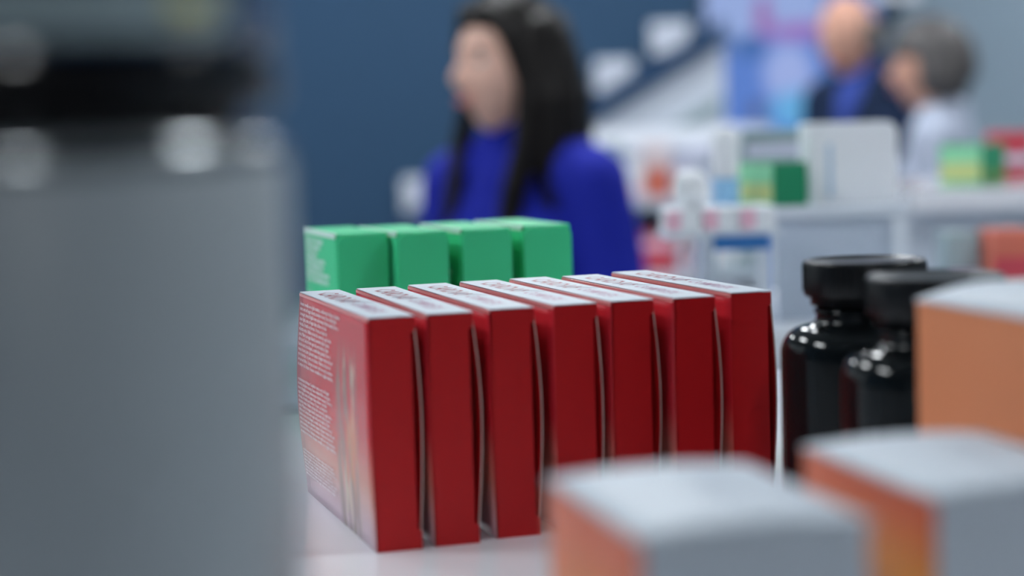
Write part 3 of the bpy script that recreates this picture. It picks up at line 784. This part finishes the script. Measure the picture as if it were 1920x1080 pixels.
def add_limb(bm, pts, seg=20, flat=1.0):
    """chain of (x,y,z,r): closed swept tube with round ends; flat squashes it along y"""
    P = [Vector(p[:3]) for p in pts]; Rr = [p[3] for p in pts]
    path = []
    d0 = (P[1] - P[0]).normalized(); d1 = (P[-1] - P[-2]).normalized()
    for k in (0, 1, 2): a = k / 3 * PI / 2; path.append((P[0] - d0 * Rr[0] * math.cos(a), Rr[0] * max(0.02, math.sin(a)), d0))
    for i in range(len(P)):
        d = d0 if i == 0 else d1 if i == len(P) - 1 else ((P[i + 1] - P[i]).normalized() + (P[i] - P[i - 1]).normalized()).normalized()
        path.append((P[i], Rr[i], d))
        if i < len(P) - 1:
            for f in (0.33, 0.67):
                q = P[i].lerp(P[i + 1], f); path.append((q, Rr[i] + (Rr[i + 1] - Rr[i]) * f, (P[i + 1] - P[i]).normalized()))
    for k in (2, 1, 0): a = k / 3 * PI / 2; path.append((P[-1] + d1 * Rr[-1] * math.cos(a), Rr[-1] * max(0.02, math.sin(a)), d1))
    rings = []
    ref = Vector((0, 1, 0))
    for c, r, d in path:
        u = ref.cross(d)
        if u.length < 0.2: u = Vector((1, 0, 0)).cross(d)
        u.normalize(); v = d.cross(u).normalized()
        rings.append([bm.verts.new(c + u * r * math.cos(2 * PI * i / seg) + v * r * flat * math.sin(2 * PI * i / seg)) for i in range(seg)])
    for a, b in zip(rings, rings[1:]):
        for i in range(seg): bm.faces.new((a[i], a[(i + 1) % seg], b[(i + 1) % seg], b[i]))
    bm.faces.new(rings[0][::-1]); bm.faces.new(rings[-1])
def add_ell(bm, c, r, seg=28, rings=18, fn=None):
    g = bmesh.ops.create_uvsphere(bm, u_segments=seg, v_segments=rings, radius=1.0)
    for v in g['verts']:
        p = v.co.copy()
        if fn: p = fn(p)
        else: p = Vector((p.x * r[0], p.y * r[1], p.z * r[2]))
        v.co = p + Vector(c)
def remesh(bm, name, material, parent, voxel=0.006, smooth=4, post=None):
    bmesh.ops.recalc_face_normals(bm, faces=bm.faces)
    me = bpy.data.meshes.new(name + '_src'); bm.to_mesh(me); bm.free()
    ob = bpy.data.objects.new(name + '_src', me); C.objects.link(ob)
    r = ob.modifiers.new('r', 'REMESH'); r.mode = 'VOXEL'; r.voxel_size = voxel
    s = ob.modifiers.new('s', 'SMOOTH'); s.factor = 0.5; s.iterations = smooth
    dg = bpy.context.evaluated_depsgraph_get(); dg.update()
    out = bpy.data.meshes.new_from_object(ob.evaluated_get(dg))
    bpy.data.objects.remove(ob, do_unlink=True); bpy.data.meshes.remove(me)
    out.name = name; out.materials.clear(); out.materials.append(material)
    if post:
        for v in out.vertices: v.co = post(v.co)
    for p in out.polygons: p.use_smooth = True
    return link(bpy.data.objects.new(name, out), parent)
def G(d, s): return math.exp(-(d / s) ** 2)
def head_shape(p, fem):
    """unit sphere -> head; face looks along -y"""
    x, y, z = p
    f = -y
    jaw = max(0.0, -z)
    wx = 0.0755 * (1 - 0.34 * jaw ** 1.6 * (1.0 if fem else 0.8))
    dy = 0.096 if f < 0 else 0.094
    Z = z * 0.117
    X = x * wx
    F = f * dy
    if f < 0 and z < -0.2: F *= 1 - 0.45 * min(1, (-z - 0.2) / 0.8)      # nape goes in
    if f > 0 and z < -0.3: F *= 1 + 0.10 * min(1, (-z - 0.3))
    if f > 0:
        F += 0.028 * G(x, 0.16) * G(z + 0.20, 0.17) * (1.0 if z < -0.2 else 1.0)      # nose tip
        F += 0.010 * G(x, 0.11) * G(z + 0.02, 0.16)                                   # bridge
        F += 0.005 * G(z - 0.26, 0.12) * G(x, 0.6)                                    # brow
        F -= 0.010 * (G(x - 0.42, 0.20) + G(x + 0.42, 0.20)) * G(z - 0.08, 0.11)       # eye sockets
        F += 0.007 * G(x, 0.26) * G(z + 0.50, 0.09)                                   # lips
        F -= 0.004 * G(x, 0.3) * G(z + 0.64, 0.07)
        F += 0.010 * G(x, 0.30) * G(z + 0.84, 0.15)                                   # chin
        F += 0.004 * (G(x - 0.55, 0.25) + G(x + 0.55, 0.25)) * G(z + 0.18, 0.2)        # cheeks
    return Vector((X, -F, Z))

def hand_pts(bm, w, d, side, s):
    """hanging relaxed hand: palm plus five curled fingers; w wrist, d forearm direction"""
    n_in = Vector((-side, 0, 0))                     # palm faces the thigh
    fr = Vector((0, -1, 0))                          # thumb side
    fr = (fr - d * fr.dot(d)).normalized()
    add_limb(bm, [tuple(w) + (0.021 * s,), tuple(w + d * 0.035 * s) + (0.022 * s,)], 14)
    for k in (-1.2, -0.4, 0.4, 1.2):
        b = w + d * 0.03 * s + fr * k * 0.011 * s; e = w + d * 0.088 * s + fr * k * 0.0165 * s
        add_limb(bm, [tuple(b) + (0.014 * s,), tuple(e) + (0.0125 * s,)], 12)
    for k, L in zip((1.5, 0.5, -0.5, -1.5), (0.070, 0.078, 0.072, 0.056)):
        p0 = w + d * 0.090 * s + fr * k * 0.0185 * s
        p1 = p0 + (d * 0.95 + n_in * 0.25).normalized() * L * 0.45 * s
        p2 = p1 + (d * 0.8 + n_in * 0.6).normalized() * L * 0.32 * s
        p3 = p2 + (d * 0.55 + n_in * 0.85).normalized() * L * 0.26 * s
        add_limb(bm, [tuple(p0) + (0.0092 * s,), tuple(p1) + (0.0086 * s,), tuple(p2) + (0.0078 * s,), tuple(p3) + (0.0066 * s,)], 10)
    t0 = w + d * 0.030 * s + fr * 0.022 * s
    t1 = t0 + (d * 0.7 + fr * 0.75 + n_in * 0.2).normalized() * 0.036 * s
    t2 = t1 + (d * 0.9 + fr * 0.3 + n_in * 0.3).normalized() * 0.028 * s
    t3 = t2 + (d * 0.95 + n_in * 0.3).normalized() * 0.022 * s
    add_limb(bm, [tuple(t0) + (0.013 * s,), tuple(t1) + (0.0108 * s,), tuple(t2) + (0.0095 * s,), tuple(t3) + (0.0075 * s,)], 10)

def person(label, loc, body_yaw, head_yaw, height, skin, top_mat, top_kind, hair_fn, fem=True, head_off=(0, 0, 0), nod=0.0, shirt=None, elbow=0.0):
    s = height / 1.65
    t = thing('person', label, 'person', (loc[0], loc[1], 0), body_yaw)
    t.scale = (s, s, s)
    bw = 1.0 if fem else 1.10
    hc = Vector((0, -0.012, 1.535)) + Vector(head_off)
    HR = Matrix.Rotation(head_yaw - body_yaw, 3, 'Z') @ Matrix.Rotation(nod, 3, 'X')
    def hp(p): return hc + HR @ Vector(p)
    sh = 0.158 * bw
    arms = {}
    for sd in (-1, 1):
        S = Vector((sd * sh, 0.012, 1.335)); E = Vector((sd * (sh + 0.045), 0.035 - elbow * 0.03, 1.06)); Wr = Vector((sd * (sh + 0.05), -0.045 - elbow * 0.1, 0.835 + elbow * 0.1))
        arms[sd] = (S, E, Wr, (Wr - E).normalized())
    def torso(bm, g, hem, arms_to=1.0):
        add_ell(bm, (0, 0.012, 1.215), (0.142 * bw + g, 0.098 * bw + g, 0.165 + g))
        add_limb(bm, [(-sh, 0.014, 1.335, 0.052 + g), (-0.06, 0.016, 1.368, 0.055 + g), (0.06, 0.016, 1.368, 0.055 + g), (sh, 0.014, 1.335, 0.052 + g)], 20)
        add_limb(bm, [(0, 0.018, 1.34, 0.085 + g), (0, 0.016, 1.40, 0.058 + g)], 20)
        add_limb(bm, [(-0.045, 0.012, 1.16, 0.088 + g), (-0.04, 0.012, 1.04, 0.080 + g), (-0.055, 0.015, 0.92, 0.095 + g)], 20)
        add_limb(bm, [(0.045, 0.012, 1.16, 0.088 + g), (0.04, 0.012, 1.04, 0.080 + g), (0.055, 0.015, 0.92, 0.095 + g)], 20)
        if fem:
            for sd in (-1, 1): add_ell(bm, (sd * 0.060, -0.042, 1.215), (0.066 + g, 0.058 + g, 0.072 + g))
        if hem < 0.9: add_ell(bm, (0, 0.015, 0.88), (0.158 + g, 0.112 + g, 0.14 + g))
    # body: one continuous surface
    bm = bmesh.new()
    add_ell(bm, (0, 0, 0), None, 64, 48, lambda p: hp(head_shape(p, fem)))
    for sd in (-1, 1): add_ell(bm, (0, 0, 0), None, 12, 10, lambda p, sd=sd: hp((sd * 0.074 + p.x * 0.009, 0.012 + p.y * 0.017, -0.005 + p.z * 0.031)))
    nk = hp((0, 0.018, -0.075))
    add_limb(bm, [(0, 0.02, 1.33, 0.062), (nk.x * 0.5, 0.02 * 0.5 + nk.y * 0.5, 1.40, 0.052), tuple(nk) + (0.050,)], 20)
    torso(bm, 0.0, 0.8)
    for sd in (-1, 1):
        S, E, Wr, d = arms[sd]
        add_limb(bm, [tuple(S) + (0.050,), tuple(S.lerp(E, 0.4)) + (0.044,), tuple(E) + (0.036,), tuple(E.lerp(Wr, 0.3)) + (0.036,), tuple(Wr) + (0.024,)], 18)
        hand_pts(bm, Wr, d, sd, 1.0 if fem else 1.05)
        add_limb(bm, [(sd * 0.080, 0.015, 0.86, 0.085), (sd * 0.086, 0.005, 0.66, 0.072), (sd * 0.088, 0.0, 0.47, 0.052), (sd * 0.088, 0.014, 0.33, 0.053), (sd * 0.088, 0.02, 0.10, 0.036)], 18)
        add_limb(bm, [(sd * 0.088, 0.03, 0.05, 0.038), (sd * 0.092, -0.06, 0.04, 0.034), (sd * 0.096, -0.14, 0.032, 0.026)], 14)
    remesh(bm, 'body', skin, t, 0.0055, 3)
    # garments
    bm = bmesh.new(); g = 0.010 if fem else 0.016
    torso(bm, g, 0.8)
    for sd in (-1, 1):
        S, E, Wr, d = arms[sd]
        add_limb(bm, [tuple(S) + (0.050 + g * 1.2,), tuple(S.lerp(E, 0.4)) + (0.046 + g * 1.3,), tuple(E) + (0.040 + g * 1.2,), tuple(E.lerp(Wr, 0.4)) + (0.036 + g * 1.2,), tuple(Wr - d * 0.03) + (0.030 + g,)], 18)
    if top_kind == 'turtleneck':
        add_limb(bm, [(0, 0.02, 1.36, 0.068), (0, 0.012, 1.405, 0.062), (0, 0.006, 1.43, 0.060)], 24)
    if top_kind == 'coat':
        add_limb(bm, [(0, 0.02, 1.36, 0.075), (0, 0.03, 1.405, 0.066)], 24)
        add_ell(bm, (0, 0.015, 0.80), (0.185, 0.140, 0.22))
    def folds(co):
        nz = noise.noise(Vector((co.x * 9, co.y * 9, co.z * 5))) * 0.006 + noise.noise(Vector((co.x * 22, co.y * 22, co.z * 10))) * 0.003
        d = Vector((co.x, co.y - 0.012, 0))
        return co + (d.normalized() * nz if d.length > 0.02 else Vector())
    nm = {'turtleneck': 'sweater', 'coat': 'coat', 'jacket': 'jacket'}[top_kind]
    remesh(bm, nm, top_mat, t, 0.007, 4, folds)
    if top_kind == 'jacket':
        # shirt front, lapels
        bm = bmesh.new()
        add_ell(bm, (0, -0.052 * bw, 1.30), (0.040, 0.072, 0.115)); add_limb(bm, [(0, 0.0, 1.36, 0.066), (0, 0.0, 1.405, 0.060)], 24)
        remesh(bm, 'shirt', shirt, t, 0.007, 3)
        for sd in (-1, 1):
            bm = bmesh.new(); add_limb(bm, [(sd * 0.060, -0.02, 1.405, 0.016), (sd * 0.062, -0.085, 1.34, 0.020), (sd * 0.045, -0.123, 1.25, 0.018), (sd * 0.016, -0.130, 1.15, 0.012)], 12, 0.6)
            remesh(bm, 'lapel', top_mat, t, 0.005, 3)
    bm = bmesh.new()
    add_ell(bm, (0, 0.015, 0.89), (0.160, 0.115, 0.115))
    for sd in (-1, 1): add_limb(bm, [(sd * 0.080, 0.015, 0.86, 0.094), (sd * 0.088, 0.005, 0.66, 0.084), (sd * 0.092, 0.0, 0.47, 0.070), (sd * 0.092, 0.012, 0.33, 0.066), (sd * 0.092, 0.016, 0.11, 0.058)], 18)
    remesh(bm, 'trousers', trouser, t, 0.009, 3)
    for sd in (-1, 1):
        bm = bmesh.new(); add_limb(bm, [(sd * 0.090, 0.040, 0.044, 0.043), (sd * 0.093, -0.05, 0.042, 0.041), (sd * 0.098, -0.145, 0.036, 0.034)], 16)
        remesh(bm, 'shoe', shoe_m, t, 0.006, 3, lambda co: Vector((co.x, co.y, max(0.001, co.z))))
    # eyes, brows, lips
    def facial(name, material, c, r, rot=0.0):
        bm = bmesh.new(); add_ell(bm, (0, 0, 0), None, 16, 10, lambda p: hp(Vector(c) + Vector((p.x * r[0], p.y * r[1], p.z * r[2] + rot * p.x))))
        o = finish(bm, name, material, t, smooth=True); return o
    for sd in (-1, 1):
        facial('eye', eye_w, (sd * 0.031, -0.0775, 0.010), (0.0125, 0.009, 0.0055))
        facial('iris', eye_d, (sd * 0.031, -0.0835, 0.010), (0.0055, 0.0042, 0.0055))
        facial('eyebrow', hair_d if fem else hair_s, (sd * 0.033, -0.0865, 0.031), (0.018, 0.005, 0.0028), 0.0012 * sd)
    facial('lips', lip_m, (0, -0.0965, -0.058), (0.021, 0.0075, 0.0065))
    hair_fn(t, hp)
    return t

def hair_cap(bm, hp, thick, line, back=0.0):
    """skull cap whose front dips under the face below the hairline"""
    def fn(p):
        x, y, z = p; f = -y
        q = head_shape(p, True)
        face = f > 0.05 and z < line + 0.25 * abs(x) * 0 and abs(x) < 0.88
        k = 1 + thick / 0.09
        if f > 0.0:
            w = max(0.0, min(1.0, (line - z) / 0.12)) * max(0.0, min(1.0, (f - 0.02) / 0.2))
            k = k * (1 - w) + 0.80 * w
        if z < -0.55: k = min(k, 0.9)
        q = Vector((q.x * k, q.y * k + back * max(0, y), q.z * k))
        return hp(q)
    add_ell(bm, (0, 0, 0), None, 56, 40, fn)
def strand_post(hp0):
    def post(co):
        nz = noise.noise(Vector((co.x * 70, co.y * 70, co.z * 5))) * 0.004 + noise.noise(Vector((co.x * 25, co.y * 25, co.z * 4))) * 0.004
        d = Vector((co.x - hp0.x, co.y - hp0.y, 0))
        return co + (d.normalized() * nz if d.length > 0.01 else Vector())
    return post
def long_hair(t, hp):
    bm = bmesh.new(); hair_cap(bm, hp, 0.016, 0.60, 0.012)
    # curtains at both sides and the back, hanging below the shoulders
    for x, y, zb, r in ((-0.078, 0.045, -0.34, 0.030), (-0.060, 0.075, -0.36, 0.036), (-0.02, 0.092, -0.37, 0.040), (0.03, 0.090, -0.37, 0.040), (0.065, 0.072, -0.36, 0.036), (0.082, 0.042, -0.35, 0.034), (0.088, 0.010, -0.33, 0.026)):
        a = hp((x * 0.75, y * 0.75, 0.060)); b = hp((x * 1.08, y * 1.02, -0.06)); c = hp((x * 1.16, y * 1.06, -0.18)); e = hp((x * 1.12, y * 1.0, zb + 0.05))
        add_limb(bm, [tuple(a) + (r,), tuple(b) + (r * 1.05,), tuple(c) + (r * 1.0,), tuple(e) + (r * 0.62,)], 16)
    # front locks framing the face
    for sd, yy, zb in ((-1, -0.030, -0.27), (1, -0.022, -0.34), (1, -0.004, -0.36)):
        pts = [(sd * 0.030, -0.070, 0.098, 0.012), (sd * 0.066, -0.048, 0.055, 0.017), (sd * 0.081, yy, -0.03, 0.017), (sd * 0.088, yy - 0.015, -0.13, 0.017), (sd * 0.080, yy - 0.040, -0.21, 0.015), (sd * 0.072, yy - 0.062, zb, 0.010)]
        add_limb(bm, [tuple(hp(p[:3])) + (p[3],) for p in pts], 14)
    remesh(bm, 'hair', hair_d, t, 0.0055, 3, strand_post(hp((0, 0.02, 0))))
def bob_hair(t, hp):
    bm = bmesh.new(); hair_cap(bm, hp, 0.018, 0.30, 0.014)
    for x, y, zb in ((-0.072, 0.030, -0.085), (-0.055, 0.065, -0.100), (0, 0.085, -0.108), (0.055, 0.065, -0.100), (0.072, 0.030, -0.085)):
        a = hp((x * 0.8, y * 0.8, 0.05)); b = hp((x * 1.05, y * 1.0, -0.03)); e = hp((x, y * 0.86, zb + 0.025))
        add_limb(bm, [tuple(a) + (0.036,), tuple(b) + (0.034,), tuple(e) + (0.024,)], 16)
    remesh(bm, 'hair', hair_g, t, 0.0055, 3, strand_post(hp((0, 0.02, 0))))
def fringe_hair(t, hp):
    """short grey hair round the back and sides of a bald crown"""
    bm = bmesh.new()
    for k in range(19):
        a = math.radians(-15 + k * 11.67)              # from the right temple round the back to the left temple
        x, y = 0.070 * math.cos(a), 0.004 + 0.086 * math.sin(a)
        add_ell(bm, tuple(hp((x, y, -0.012 if 0 < k < 18 else 0.012))), (0.018, 0.018, 0.046))
    remesh(bm, 'hair', hair_s, t, 0.005, 3, strand_post(hp((0, 0.02, 0))))

WD = 3.1
c = at(950, 126, WD)
hgt = 1.65 * c.z / 1.535
person('woman with long dark hair in a royal blue turtleneck sweater, facing left', (c.x + 0.012, WD), math.radians(-42), math.radians(-56), hgt, skin_f, blue_knit, 'turtleneck', long_hair)
MD = 5.7
c = at(1592, 68, MD)
person('bald man in a navy jacket and blue shirt, head bowed, by the glowing poster', (c.x + 0.06, MD), math.radians(-52), math.radians(-45), 1.65 * c.z / 1.515, skin_m, navy_suit, 'jacket', fringe_hair, fem=False, head_off=(-0.02, -0.05, -0.02), nod=math.radians(16), shirt=blue_shirt)
GDst = 5.0
c = at(1730, 126, GDst)
person('grey-haired person in white, seen from behind and turned to the man', (c.x + 0.03, GDst), math.radians(-112), math.radians(-120), 1.65 * c.z / 1.535, skin_m, white_coat, 'coat', bob_hair)
